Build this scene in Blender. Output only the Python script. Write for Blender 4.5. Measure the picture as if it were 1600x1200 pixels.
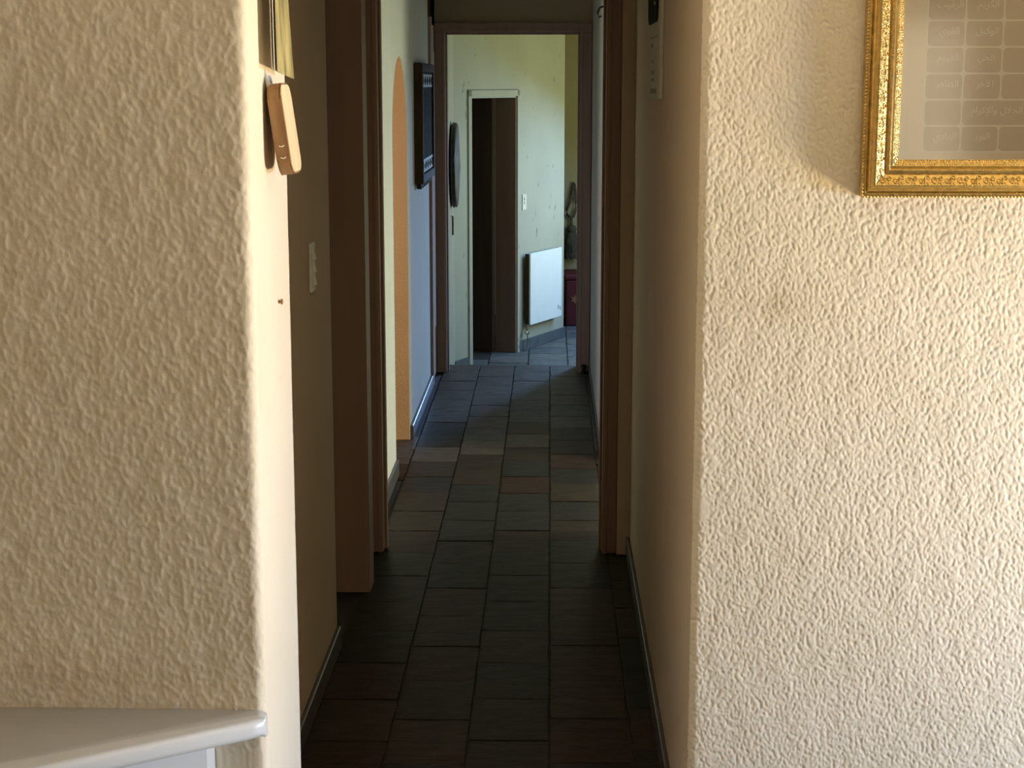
import bpy, bmesh, math, random
import numpy as np
from mathutils import Vector, Matrix

for o in list(bpy.data.objects):
    bpy.data.objects.remove(o, do_unlink=True)
S = bpy.context.scene
C = S.collection
R = math.radians
random.seed(7)
rng = np.random.default_rng(11)

# ------------------------------------------------------------------ camera
cam = bpy.data.cameras.new('camera')
cam.sensor_width = 36.0
cam.sensor_fit = 'HORIZONTAL'
cam.lens = 2590.0 / 1600.0 * 36.0
cam.clip_start = 0.02
camo = bpy.data.objects.new('camera', cam)
camo.location = (0, 0, 1.72)
camo.rotation_euler = (R(90 - 10.2854), 0, R(1.3058))
C.objects.link(camo)
S.camera = camo

# ------------------------------------------------------------------ world, lights, exposure
w = bpy.data.worlds.new('sky')
S.world = w
w.use_nodes = True
w.node_tree.nodes['Background'].inputs[0].default_value = (0.62, 0.78, 1.0, 1)
w.node_tree.nodes['Background'].inputs[1].default_value = 0.35

def area(name, loc, target, sx, sy, power, col):
    l = bpy.data.lights.new(name, 'AREA')
    l.shape = 'RECTANGLE'; l.size = sx; l.size_y = sy
    l.energy = power; l.color = col
    o = bpy.data.objects.new(name, l)
    o.location = loc
    o.rotation_euler = (Vector(target) - Vector(loc)).to_track_quat('-Z', 'Y').to_euler()
    C.objects.link(o)
    return o
# daylight outside the low glazed door of the living room: sunlit paving below, sky above
area('daylight_paving', (3.25, 2.81, 0.02), (1.0, 3.1, 3.4), 0.62, 0.70, 275, (1.0, 0.80, 0.47))
area('daylight_sky', (2.9, 2.78, 1.05), (1.2, 3.2, -0.7), 0.7, 0.6, 125, (0.42, 0.63, 1.0))
# daylight outside the window behind the viewer
area('daylight_rear', (2.0, -2.80, 1.50), (1.2, 3.0, 1.3), 0.75, 1.2, 26, (1.0, 0.86, 0.60))
# daylight outside the glazed door of the side room in the middle of the passage
area('daylight_side_lawn', (2.20, 6.60, 0.50), (-0.6, 7.1, 1.9), 0.9, 0.5, 11, (0.80, 0.90, 0.14))
area('daylight_side_sky', (2.30, 6.60, 1.05), (-0.6, 7.0, 0.0), 0.9, 0.6, 62, (0.92, 0.96, 0.94))
# added fill for the right hall wall, from an unseen opening behind the arch
area('fill_nook', (-1.85, 7.15, 1.40), (0.245, 8.6, 0.4), 0.5, 1.0, 7, (0.84, 0.88, 1.0))
# daylight outside the window of the far lobby: lawn below, sky above, and an added beam for the passage floor
area('daylight_far_lawn', (1.62, 12.9, 0.65), (-0.4, 12.7, 2.6), 2.4, 0.7, 25, (1.0, 0.98, 0.30))
area('daylight_far_sky', (1.65, 12.95, 1.40), (0.8, 12.2, -1.6), 2.4, 0.8, 66, (0.27, 0.54, 1.0))
area('beam_far_end', (3.45, 19.0, 2.2), (-0.2, 9.0, 0.1), 1.3, 1.5, 1050, (0.30, 0.52, 1.0))

S.view_settings.view_transform = 'Standard'
S.view_settings.look = 'None'
S.view_settings.exposure = 0.0
S.view_settings.gamma = 1.0
S.view_settings.use_curve_mapping = False

# ------------------------------------------------------------------ materials
def nodes(name):
    m = bpy.data.materials.new(name); m.use_nodes = True
    nt = m.node_tree
    return m, nt, nt.nodes['Principled BSDF']

def mat(name, col, rough=0.6, metal=0.0, var=0.12, scale=9.0, bump=0.0, bscale=60.0, spec=0.5, stretch=(1, 1, 1), coord='Object'):
    m, nt, b = nodes(name)
    tc = nt.nodes.new('ShaderNodeTexCoord')
    mp = nt.nodes.new('ShaderNodeMapping'); mp.inputs['Scale'].default_value = stretch
    nt.links.new(tc.outputs[coord], mp.inputs[0])
    n = nt.nodes.new('ShaderNodeTexNoise'); n.inputs['Scale'].default_value = scale; n.inputs['Detail'].default_value = 5
    nt.links.new(mp.outputs[0], n.inputs['Vector'])
    r = nt.nodes.new('ShaderNodeValToRGB')
    c = Vector(col)
    r.color_ramp.elements[0].position = 0.3; r.color_ramp.elements[1].position = 0.7
    r.color_ramp.elements[0].color = (*[max(0, x * (1 - var)) for x in c], 1)
    r.color_ramp.elements[1].color = (*[min(1, x * (1 + var)) for x in c], 1)
    nt.links.new(n.outputs['Fac'], r.inputs[0]); nt.links.new(r.outputs[0], b.inputs['Base Color'])
    b.inputs['Roughness'].default_value = rough; b.inputs['Metallic'].default_value = metal
    b.inputs['Specular IOR Level'].default_value = spec
    if bump:
        n2 = nt.nodes.new('ShaderNodeTexNoise'); n2.inputs['Scale'].default_value = bscale; n2.inputs['Detail'].default_value = 4
        nt.links.new(mp.outputs[0], n2.inputs['Vector'])
        bp = nt.nodes.new('ShaderNodeBump'); bp.inputs['Strength'].default_value = bump; bp.inputs['Distance'].default_value = 0.004
        nt.links.new(n2.outputs['Fac'], bp.inputs['Height']); nt.links.new(bp.outputs[0], b.inputs['Normal'])
    return m

def slate(name, stops, rough=0.5):
    m, nt, b = nodes(name)
    oi = nt.nodes.new('ShaderNodeObjectInfo')
    r = nt.nodes.new('ShaderNodeValToRGB'); r.color_ramp.interpolation = 'CONSTANT'
    while len(r.color_ramp.elements) < len(stops): r.color_ramp.elements.new(0.5)
    for i, s in enumerate(stops):
        r.color_ramp.elements[i].position = i / len(stops); r.color_ramp.elements[i].color = (*s, 1)
    nt.links.new(oi.outputs['Random'], r.inputs[0])
    tc = nt.nodes.new('ShaderNodeTexCoord')
    ad = nt.nodes.new('ShaderNodeVectorMath'); ad.operation = 'ADD'
    nt.links.new(tc.outputs['Object'], ad.inputs[0]); nt.links.new(oi.outputs['Location'], ad.inputs[1])
    mp = nt.nodes.new('ShaderNodeMapping'); mp.inputs['Scale'].default_value = (1, 2.2, 1)
    nt.links.new(ad.outputs[0], mp.inputs[0])
    n = nt.nodes.new('ShaderNodeTexNoise'); n.inputs['Scale'].default_value = 11; n.inputs['Detail'].default_value = 7; n.inputs['Roughness'].default_value = 0.65
    nt.links.new(mp.outputs[0], n.inputs['Vector'])
    mx = nt.nodes.new('ShaderNodeMix'); mx.data_type = 'RGBA'; mx.blend_type = 'MULTIPLY'; mx.inputs[0].default_value = 0.8
    r2 = nt.nodes.new('ShaderNodeValToRGB'); r2.color_ramp.elements[0].position = 0.28; r2.color_ramp.elements[1].position = 0.72
    r2.color_ramp.elements[0].color = (0.45, 0.42, 0.4, 1); r2.color_ramp.elements[1].color = (1.45, 1.4, 1.35, 1)
    nt.links.new(n.outputs['Fac'], r2.inputs[0])
    nt.links.new(r.outputs[0], mx.inputs[6]); nt.links.new(r2.outputs[0], mx.inputs[7]); nt.links.new(mx.outputs[2], b.inputs['Base Color'])
    bp = nt.nodes.new('ShaderNodeBump'); bp.inputs['Strength'].default_value = 0.5; bp.inputs['Distance'].default_value = 0.006
    nt.links.new(n.outputs['Fac'], bp.inputs['Height']); nt.links.new(bp.outputs[0], b.inputs['Normal'])
    b.inputs['Roughness'].default_value = rough; b.inputs['Specular IOR Level'].default_value = 0.16
    return m

def scuffed(name, col):
    """pale wall paint with small dark scuff marks"""
    m, nt, b = nodes(name)
    tc = nt.nodes.new('ShaderNodeTexCoord')
    mp = nt.nodes.new('ShaderNodeMapping'); mp.inputs['Scale'].default_value = (6, 6, 2.4); mp.inputs['Rotation'].default_value = (0.3, 0.2, 0)
    nt.links.new(tc.outputs['Object'], mp.inputs[0])
    n = nt.nodes.new('ShaderNodeTexNoise'); n.inputs['Scale'].default_value = 3.2; n.inputs['Detail'].default_value = 3; n.inputs['Distortion'].default_value = 0.6
    nt.links.new(mp.outputs[0], n.inputs['Vector'])
    r = nt.nodes.new('ShaderNodeValToRGB')
    r.color_ramp.elements[0].position = 0.27; r.color_ramp.elements[1].position = 0.33
    r.color_ramp.elements[0].color = (*[c * 0.45 for c in col], 1); r.color_ramp.elements[1].color = (*col, 1)
    nt.links.new(n.outputs['Fac'], r.inputs[0])
    n2 = nt.nodes.new('ShaderNodeTexNoise'); n2.inputs['Scale'].default_value = 2.5; n2.inputs['Detail'].default_value = 4
    nt.links.new(tc.outputs['Object'], n2.inputs['Vector'])
    mx = nt.nodes.new('ShaderNodeMix'); mx.data_type = 'RGBA'; mx.blend_type = 'MULTIPLY'; mx.inputs[0].default_value = 0.25
    nt.links.new(r.outputs[0], mx.inputs[6]); nt.links.new(n2.outputs['Fac'], mx.inputs[7]); nt.links.new(mx.outputs[2], b.inputs['Base Color'])
    b.inputs['Roughness'].default_value = 0.7
    return m

M = {}
def plaster(name, col, bump, bscale, stain=None):
    m, nt, b = nodes(name)
    tc = nt.nodes.new('ShaderNodeTexCoord')
    n = nt.nodes.new('ShaderNodeTexNoise'); n.inputs['Scale'].default_value = 3.0; n.inputs['Detail'].default_value = 4
    nt.links.new(tc.outputs['Object'], n.inputs['Vector'])
    r = nt.nodes.new('ShaderNodeValToRGB'); r.color_ramp.elements[0].position = 0.3; r.color_ramp.elements[1].position = 0.72
    r.color_ramp.elements[0].color = (col[0] * 0.96, col[1] * 0.955, col[2] * 0.93, 1)
    r.color_ramp.elements[1].color = (min(1, col[0] * 1.03), min(1, col[1] * 1.03), min(1, col[2] * 1.04), 1)
    nt.links.new(n.outputs['Fac'], r.inputs[0])
    out = r.outputs[0]
    for (loc, rad, c2, amt) in (stain or []):       # hand marks and grime with a shape of their own
        mp = nt.nodes.new('ShaderNodeMapping'); mp.vector_type = 'TEXTURE'
        mp.inputs['Location'].default_value = loc; mp.inputs['Scale'].default_value = rad
        wv = nt.nodes.new('ShaderNodeMix'); wv.data_type = 'VECTOR'; wv.inputs[0].default_value = 0.10
        nn = nt.nodes.new('ShaderNodeTexNoise'); nn.inputs['Scale'].default_value = 14
        nt.links.new(tc.outputs['Object'], nn.inputs['Vector'])
        nt.links.new(tc.outputs['Object'], mp.inputs[0])
        g = nt.nodes.new('ShaderNodeTexGradient'); g.gradient_type = 'QUADRATIC_SPHERE'
        nt.links.new(mp.outputs[0], g.inputs[0])
        mu = nt.nodes.new('ShaderNodeMath'); mu.operation = 'MULTIPLY'
        mu2 = nt.nodes.new('ShaderNodeMath'); mu2.operation = 'MULTIPLY'; mu2.inputs[1].default_value = amt * 1.8
        nt.links.new(g.outputs['Fac'], mu.inputs[0]); nt.links.new(nn.outputs['Fac'], mu.inputs[1]); nt.links.new(mu.outputs[0], mu2.inputs[0])
        mx = nt.nodes.new('ShaderNodeMix'); mx.data_type = 'RGBA'
        nt.links.new(mu2.outputs[0], mx.inputs[0]); nt.links.new(out, mx.inputs[6]); mx.inputs[7].default_value = (*c2, 1)
        out = mx.outputs[2]
    nt.links.new(out, b.inputs['Base Color'])
    b.inputs['Roughness'].default_value = 0.75; b.inputs['Specular IOR Level'].default_value = 0.3
    if bump:
        n2 = nt.nodes.new('ShaderNodeTexNoise'); n2.inputs['Scale'].default_value = bscale; n2.inputs['Detail'].default_value = 3
        nt.links.new(tc.outputs['Object'], n2.inputs['Vector'])
        bp = nt.nodes.new('ShaderNodeBump'); bp.inputs['Strength'].default_value = bump; bp.inputs['Distance'].default_value = 0.004
        nt.links.new(n2.outputs['Fac'], bp.inputs['Height']); nt.links.new(bp.outputs[0], b.inputs['Normal'])
    return m

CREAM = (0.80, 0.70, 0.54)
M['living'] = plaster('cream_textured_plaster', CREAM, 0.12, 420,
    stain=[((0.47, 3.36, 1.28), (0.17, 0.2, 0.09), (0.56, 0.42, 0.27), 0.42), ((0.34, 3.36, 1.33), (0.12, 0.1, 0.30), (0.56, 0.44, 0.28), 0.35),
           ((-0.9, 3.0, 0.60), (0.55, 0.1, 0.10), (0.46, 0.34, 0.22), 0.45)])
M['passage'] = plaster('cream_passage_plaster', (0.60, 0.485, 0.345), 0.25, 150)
M['tan'] = plaster('tan_plaster', (0.50, 0.41, 0.30), 0.2, 150)
M['hall'] = plaster('pale_hall_plaster', (0.74, 0.73, 0.64), 0.35, 120)
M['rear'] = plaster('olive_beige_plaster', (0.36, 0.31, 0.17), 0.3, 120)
M['orange'] = plaster('terracotta_orange_plaster', (0.82, 0.47, 0.22), 0.8, 110)
M['lobby'] = scuffed('scuffed_white_paint', (0.47, 0.47, 0.38))
M['ceiling'] = plaster('white_ceiling_paint', (0.75, 0.72, 0.66), 0.0, 60)
M['frame'] = mat('brown_painted_timber', (0.30, 0.19, 0.135), 0.5, var=0.1, stretch=(1, 1, 0.1), scale=14)
M['frame_far'] = mat('mauve_brown_painted_timber', (0.50, 0.36, 0.31), 0.75, spec=0.15, var=0.1, stretch=(1, 1, 0.1), scale=14)
M['frame_dark'] = mat('dark_brown_timber', (0.10, 0.062, 0.040), 0.55, var=0.15, stretch=(1, 1, 0.1), scale=14)
M['slate'] = slate('mixed_slate', [(0.026, 0.022, 0.018), (0.034, 0.021, 0.014), (0.023, 0.023, 0.018), (0.040, 0.028, 0.018), (0.022, 0.020, 0.018), (0.029, 0.025, 0.017), (0.038, 0.021, 0.014)])
M['slate_lit'] = slate('lit_slate', [(0.082, 0.074, 0.066), (0.090, 0.070, 0.056), (0.074, 0.070, 0.062), (0.094, 0.080, 0.062)])  # lighter copy of the slate, with the lobby daylight in its colour
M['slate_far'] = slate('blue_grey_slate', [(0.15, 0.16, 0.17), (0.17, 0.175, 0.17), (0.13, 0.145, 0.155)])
M['grout'] = mat('dark_grout', (0.035, 0.030, 0.026), 0.8, bump=0.3, bscale=200)
M['skirt'] = mat('slate_skirting', (0.085, 0.082, 0.078), 0.38, var=0.2, scale=12, bump=0.15, bscale=40)
M['skirt_far'] = mat('grey_slate_skirting', (0.10, 0.115, 0.125), 0.5, var=0.2, scale=12, bump=0.15, bscale=40)
M['white_gloss'] = mat('white_gloss_paint', (0.66, 0.66, 0.64), 0.22, var=0.05, scale=5)
M['white_plastic'] = mat('white_plastic', (0.72, 0.70, 0.62), 0.4, var=0.04)
M['radiator'] = mat('white_enamel', (0.86, 0.90, 0.90), 0.35, var=0.02)
M['wood'] = mat('board_wood', (0.30, 0.16, 0.065), 0.5, var=0.3, scale=10, stretch=(3, 3, 0.4), bump=0.1, bscale=80)
M['wood_lit'] = mat('board_lit_wood', (0.80, 0.62, 0.38), 0.55, var=0.15, scale=12, stretch=(3, 3, 0.4))  # board wood again, with the light on its face put into the colour
M['paper'] = mat('white_paper', (0.82, 0.78, 0.68), 0.7, var=0.05)
M['calendar_print'] = mat('olive_print', (0.36, 0.30, 0.125), 0.55, var=0.6, scale=9, stretch=(1, 3, 1))
M['old_paper'] = mat('aged_paper', (0.50, 0.48, 0.36), 0.7, var=0.1, scale=15)
M['black_print'] = mat('black_photo_print', (0.014, 0.012, 0.010), 0.8, spec=0.06, var=0.5, scale=20)
M['grey_print'] = mat('grey_print', (0.24, 0.22, 0.16), 0.7, var=0.2)
M['gold'] = mat('gilded_moulding', (0.66, 0.45, 0.15), 0.31, metal=0.9, var=0.18, scale=90, bump=0.35, bscale=260)
M['gold_dark'] = mat('antique_gold', (0.62, 0.38, 0.10), 0.42, metal=0.85, var=0.3, scale=120, bump=0.4, bscale=300)
M['print_bg'] = mat('taupe_print', (0.90, 0.77, 0.60), 0.5, var=0.03)
M['print_cell'] = mat('taupe_cell_print', (0.70, 0.585, 0.45), 0.5, var=0.04)
M['print_white'] = mat('cream_lettering', (0.92, 0.84, 0.70), 0.5, var=0.03)
M['panel_frame'] = mat('dark_carved_frame', (0.060, 0.038, 0.018), 0.75, spec=0.12, var=0.25, scale=20, stretch=(1, 1, 0.3))
M['panel'] = mat('dark_green_panel', (0.030, 0.035, 0.027), 0.9, spec=0.06, var=0.6, scale=24, bump=0.3, bscale=70)
M['pewter'] = mat('pale_inlay', (0.42, 0.43, 0.36), 0.6, spec=0.2, var=0.2, scale=60)
M['shield'] = mat('black_hide', (0.030, 0.028, 0.026), 0.45, var=0.5, scale=12)
M['shield_face'] = mat('grey_hammered_metal', (0.085, 0.082, 0.078), 0.6, var=0.6, scale=14)
M['rope'] = mat('dark_olive_cord', (0.070, 0.060, 0.035), 0.85, var=0.4, scale=60, bump=0.5, bscale=150)
M['red'] = mat('dark_red_fabric', (0.085, 0.004, 0.008), 0.6, var=0.2, scale=20)
M['emblem'] = mat('faded_gold_emblem', (0.26, 0.11, 0.04), 0.6)
M['brass'] = mat('valve_metal', (0.50, 0.42, 0.30), 0.35, metal=0.9, var=0.1)
M['black'] = mat('black_iron', (0.02, 0.018, 0.016), 0.5)
M['string'] = mat('white_string', (0.75, 0.72, 0.65), 0.8)
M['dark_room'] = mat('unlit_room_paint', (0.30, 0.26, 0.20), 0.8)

mg, nt, b = nodes('picture_glass')
nt.nodes.remove(b)
tr = nt.nodes.new('ShaderNodeBsdfTransparent'); gl = nt.nodes.new('ShaderNodeBsdfGlossy'); gl.inputs['Roughness'].default_value = 0.10
fr = nt.nodes.new('ShaderNodeFresnel'); fr.inputs[0].default_value = 1.3
mxs = nt.nodes.new('ShaderNodeMixShader')
nt.links.new(fr.outputs[0], mxs.inputs[0]); nt.links.new(tr.outputs[0], mxs.inputs[1]); nt.links.new(gl.outputs[0], mxs.inputs[2])
nt.links.new(mxs.outputs[0], nt.nodes['Material Output'].inputs[0])
M['glass'] = mg

# ------------------------------------------------------------------ mesh helpers
def obj(name, bm, m, parent=None, smooth=False, loc=None):
    me = bpy.data.meshes.new(name)
    bmesh.ops.recalc_face_normals(bm, faces=bm.faces)
    bm.to_mesh(me); bm.free()
    if smooth:
        for p in me.polygons: p.use_smooth = True
    me.materials.append(M[m])
    o = bpy.data.objects.new(name, me); C.objects.link(o)
    if parent is not None: o.parent = parent
    if loc is not None: o.location = loc
    return o

def tag(o, label=None, cat=None, group=None, kind=None):
    if label: o['label'] = label
    if cat: o['category'] = cat
    if group: o['group'] = group
    if kind: o['kind'] = kind
    return o

def thing(name, label, cat, loc=(0, 0, 0), rz=0.0, kind=None):
    o = bpy.data.objects.new(name, None); C.objects.link(o)
    o.location = loc; o.rotation_euler = (0, 0, rz)
    o.empty_display_size = 0.05
    return tag(o, label, cat, kind=kind)

def box(bm, x0, x1, y0, y1, z0, z1):
    vs = [bm.verts.new(p) for p in ((x0, y0, z0), (x1, y0, z0), (x1, y1, z0), (x0, y1, z0), (x0, y0, z1), (x1, y0, z1), (x1, y1, z1), (x0, y1, z1))]
    for f in ((0, 3, 2, 1), (4, 5, 6, 7), (0, 1, 5, 4), (1, 2, 6, 5), (2, 3, 7, 6), (3, 0, 4, 7)):
        bm.faces.new([vs[i] for i in f])
    return vs

def bbox(x0, x1, y0, y1, z0, z1, bev=0.0, seg=2):
    bm = bmesh.new(); box(bm, x0, x1, y0, y1, z0, z1)
    if bev:
        bmesh.ops.bevel(bm, geom=bm.edges[:], offset=bev, segments=seg, profile=0.5, affect='EDGES')
    return bm

def prism(pts, axis, a, b):
    """extrude a 2D outline; axis = 'x' (pts are y,z), 'y' (x,z) or 'z' (x,y)"""
    bm = bmesh.new()
    def P(p, t):
        return {'x': (t, p[0], p[1]), 'y': (p[0], t, p[1]), 'z': (p[0], p[1], t)}[axis]
    lo = [bm.verts.new(P(p, a)) for p in pts]; hi = [bm.verts.new(P(p, b)) for p in pts]
    bm.faces.new(lo); bm.faces.new(hi[::-1])
    n = len(pts)
    for i in range(n):
        bm.faces.new((lo[i], lo[(i + 1) % n], hi[(i + 1) % n], hi[i]))
    return bm

def tube(bm, pts, r, n=8, closed=False):
    pts = [Vector(p) for p in pts]
    rings = []
    N = len(pts)
    up = Vector((0, 0, 1))
    for i, p in enumerate(pts):
        a = pts[i - 1] if (i > 0 or closed) else pts[i]
        b = pts[(i + 1) % N] if (i < N - 1 or closed) else pts[i]
        t = (b - a).normalized()
        u = t.cross(up)
        if u.length < 1e-3: u = t.cross(Vector((1, 0, 0)))
        u.normalize(); v = t.cross(u)
        rr = r[i] if isinstance(r, (list, tuple)) else r
        rings.append([bm.verts.new(p + (u * math.cos(2 * math.pi * k / n) + v * math.sin(2 * math.pi * k / n)) * rr) for k in range(n)])
    for i in range(N if closed else N - 1):
        A, B = rings[i], rings[(i + 1) % N]
        for k in range(n):
            bm.faces.new((A[k], A[(k + 1) % n], B[(k + 1) % n], B[k]))
    if not closed:
        bm.faces.new(rings[0][::-1]); bm.faces.new(rings[-1])

def lathe(bm, prof, n=24, origin=(0, 0, 0), axis='z'):
    """prof: (radius, height) list"""
    rings = []
    for r, h in prof:
        ring = []
        for k in range(n):
            a = 2 * math.pi * k / n
            p = (r * math.cos(a), r * math.sin(a), h)
            if axis == 'x': p = (h, r * math.cos(a), r * math.sin(a))
            ring.append(bm.verts.new(Vector(p) + Vector(origin)))
        rings.append(ring)
    for A, B in zip(rings, rings[1:]):
        for k in range(n):
            bm.faces.new((A[k], A[(k + 1) % n], B[(k + 1) % n], B[k]))
    bm.faces.new(rings[0][::-1]); bm.faces.new(rings[-1])

# ------------------------------------------------------------------ rough plaster sheets (real relief)
NT = 1024; PX = 0.002
def relief(seed, lo, hi, aniso=1.5):
    g = np.random.default_rng(seed).standard_normal((NT, NT))
    f = np.fft.fftfreq(NT, d=PX)
    fx, fz = np.meshgrid(f, f, indexing='ij')
    k = np.sqrt(fx ** 2 + (fz * aniso) ** 2)
    band = np.exp(-(k / hi) ** 2) * (1 - np.exp(-(k / lo) ** 2)) / (k + 25) ** 0.6
    h = np.fft.ifft2(np.fft.fft2(g) * band).real
    return h / h.std()
RA = relief(1, 50, 200, 1.45); RB = relief(2, 5, 22); RC = relief(3, 26, 125, 1.45)
def samp(T, s, z):
    i = s / PX; j = z / PX
    i0 = np.floor(i).astype(int); j0 = np.floor(j).astype(int); a = i - i0; b2 = j - j0
    g = lambda p, q: T[p % NT, q % NT]
    return (g(i0, j0) * (1 - a) * (1 - b2) + g(i0 + 1, j0) * a * (1 - b2) + g(i0, j0 + 1) * (1 - a) * b2 + g(i0 + 1, j0 + 1) * a * b2)

def sheet(name, path, fine, zc, height, m, parent, second=None, m2=None):
    """path: XY polyline; fine(s,x,y)->step; zc: z coordinates; height(S,Z,X,Y)->relief in metres along the outward normal"""
    path = np.array(path, float)
    seg = np.linalg.norm(np.diff(path, axis=0), axis=1); cum = np.concatenate([[0], np.cumsum(seg)])
    ss = [0.0]
    while ss[-1] < cum[-1]:
        s = ss[-1]; x = np.interp(s, cum, path[:, 0]); y = np.interp(s, cum, path[:, 1])
        ss.append(min(cum[-1], s + fine(x, y)))
    ss = np.array(ss)
    X = np.interp(ss, cum, path[:, 0]); Y = np.interp(ss, cum, path[:, 1])
    e = 0.004
    tx = np.interp(ss + e, cum, path[:, 0]) - np.interp(ss - e, cum, path[:, 0]); ty = np.interp(ss + e, cum, path[:, 1]) - np.interp(ss - e, cum, path[:, 1])
    L = np.hypot(tx, ty); nx, ny = ty / L, -tx / L
    SS, ZZ = np.meshgrid(ss, zc, indexing='ij')
    h = height(SS, ZZ, X[:, None] + 0 * ZZ, Y[:, None] + 0 * ZZ)
    co = np.stack([X[:, None] + nx[:, None] * h, Y[:, None] + ny[:, None] * h, ZZ], -1).reshape(-1, 3)
    ns, nz = SS.shape
    idx = np.arange(ns * nz).reshape(ns, nz)
    quads = np.stack([idx[:-1, :-1], idx[1:, :-1], idx[1:, 1:], idx[:-1, 1:]], -1).reshape(-1, 4)
    me = bpy.data.meshes.new(name)
    me.vertices.add(len(co)); me.vertices.foreach_set('co', co.ravel())
    me.loops.add(quads.size); me.loops.foreach_set('vertex_index', quads.ravel().astype(np.int32))
    me.polygons.add(len(quads)); me.polygons.foreach_set('loop_start', np.arange(0, quads.size, 4, dtype=np.int32))
    me.polygons.foreach_set('use_smooth', np.ones(len(quads), bool))
    me.update(calc_edges=True); me.validate()
    me.materials.append(M[m])
    if second:
        me.materials.append(M[m2])
        col = np.array([1 if second(x, y) else 0 for x, y in zip(X[1:], Y[1:])], np.int32)
        me.polygons.foreach_set('material_index', np.repeat(col, nz - 1))
    o = bpy.data.objects.new(name, me); C.objects.link(o)
    o.parent = parent
    return o

def arc(cx, cy, r, a0, a1, n=10):
    return [(cx + r * math.cos(R(a0 + (a1 - a0) * i / n)), cy + r * math.sin(R(a0 + (a1 - a0) * i / n))) for i in range(n + 1)]

def zgrid(f0, f1, step, top):
    return np.concatenate([[0.0] if f0 > 0 else [], np.arange(f0, f1, step), [f1, top]])

CEIL = 2.5
# --- right living-room wall with its rounded corner into the passage
def wall(name, boxes, m, label, cat='wall'):
    bm = bmesh.new()
    for b_ in boxes: box(bm, *b_)
    return tag(obj(name, bm, m), label, cat, kind='structure')

wr = wall('wall_right', [(0.312, 2.62, 3.372, 3.60, 0, CEIL), (0.30, 0.62, 3.60, 5.95, 0, CEIL)], 'passage', 'cream rough plaster wall right of the dark passage')
def h_right(S_, Z, X, Y):
    a = 0.00068 * np.clip(RA_(S_, Z), -0.45, 1.5) + 0.0002 * samp(RB, S_, Z)
    fade = np.clip((3.60 - Y) / 0.16, 0, 1)                     # smoother plaster inside the passage
    patch = np.clip(1.6 - 1.6 * (((X - 0.322) / 0.020) ** 2 + ((Z - 0.845) / 0.030) ** 2), 0, 1)
    a = a * fade * (1 - 0.9 * patch)
    low = np.clip(((X - 0.62) / 0.10), 0, 1)
    return a
def RA_(s, z): return samp(RA, s + 0.0015 * samp(RB, s * 0.7, z * 0.7), z)
pr = [(2.62, 3.36), (0.318, 3.36)] + [(x, y) for x, y in arc(0.318, 3.378, 0.018, 270, 180)] + [(0.30, 3.60)]
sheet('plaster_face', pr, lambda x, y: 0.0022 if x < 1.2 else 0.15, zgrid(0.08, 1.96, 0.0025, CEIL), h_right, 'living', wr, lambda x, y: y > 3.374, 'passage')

# --- left living-room wall, ending in a pier
wl = wall('wall_left', [(-2.4, -0.565, 3.02, 3.405, 0, CEIL)], 'passage', 'cream rough plaster wall left of the passage ending in a bright pier')
def h_left(S_, Z, X, Y):
    a = 0.00048 * np.clip(samp(RC, S_, Z), -0.5, 1.6) + 0.0003 * samp(RB, S_, Z)
    side = np.clip((Y - 3.03) / 0.03, 0, 1)
    return a * (1 - 0.72 * side)
pl = [(-2.4, 3.0), (-0.56, 3.0)] + arc(-0.56, 3.02, 0.02, 270, 360, 6)[1:] + [(-0.54, 3.412)] + arc(-0.552, 3.412, 0.012, 0, 90, 5)[1:] + [(-0.70, 3.424)]
pl = pl[::1]
def flip(p): return p[::-1]
sheet('plaster_face', flip(pl), lambda x, y: 0.0028 if x > -1.2 else 0.15, zgrid(0.45, 1.95, 0.0032, CEIL), lambda s, z, x, y: -h_left(s, z, x, y), 'living', wl)

# ------------------------------------------------------------------ passage shell
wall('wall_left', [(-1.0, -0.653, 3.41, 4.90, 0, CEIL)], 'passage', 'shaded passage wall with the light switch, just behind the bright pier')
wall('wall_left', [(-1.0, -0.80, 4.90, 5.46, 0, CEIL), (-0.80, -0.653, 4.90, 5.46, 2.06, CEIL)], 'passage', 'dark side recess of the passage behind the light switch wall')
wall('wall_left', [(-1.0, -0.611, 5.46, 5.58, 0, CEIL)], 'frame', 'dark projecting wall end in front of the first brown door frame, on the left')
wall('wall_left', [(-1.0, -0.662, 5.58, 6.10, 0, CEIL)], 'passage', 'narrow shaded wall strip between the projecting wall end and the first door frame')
# hall wall with the arched opening
yc, ra, zs = 7.57, 0.37, 1.47
arch = [(yc - ra * math.cos(R(a)), zs + ra * math.sin(R(a))) for a in range(0, 181, 9)]
out = [(6.10, 0), (yc - ra, 0)] + arch + [(yc + ra, 0), (9.36, 0), (9.36, CEIL), (6.10, CEIL)]
tag(obj('wall_left', prism(out, 'x', -0.93, -0.68), 'hall'), 'pale hall wall with an arched opening on the left of the passage', 'wall', kind='structure')
# orange lining of the arched nook
lin = bmesh.new()
prof = [(yc - ra, 0)] + arch + [(yc + ra, 0)]
inner = [((y - yc) * 0.985 + yc, z if z == 0 else z - 0.005) for y, z in prof]
lo = [lin.verts.new((-0.684, *p)) for p in prof]; hi = [lin.verts.new((-0.95, *p)) for p in prof]
lo2 = [lin.verts.new((-0.684, *p)) for p in inner]; hi2 = [lin.verts.new((-0.95, *p)) for p in inner]
for i in range(len(prof) - 1):
    lin.faces.new((lo2[i], lo2[i + 1], hi2[i + 1], hi2[i])); lin.faces.new((lo[i], lo[i + 1], lo2[i + 1], lo2[i])); lin.faces.new((hi[i], hi[i + 1], hi2[i + 1], hi2[i]))
    lin.faces.new((lo[i], lo[i + 1], hi[i + 1], hi[i]))
tag(obj('trim_1', lin, 'orange'), 'rough orange plaster reveal of the arched opening', 'arch reveal', kind='structure')
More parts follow.
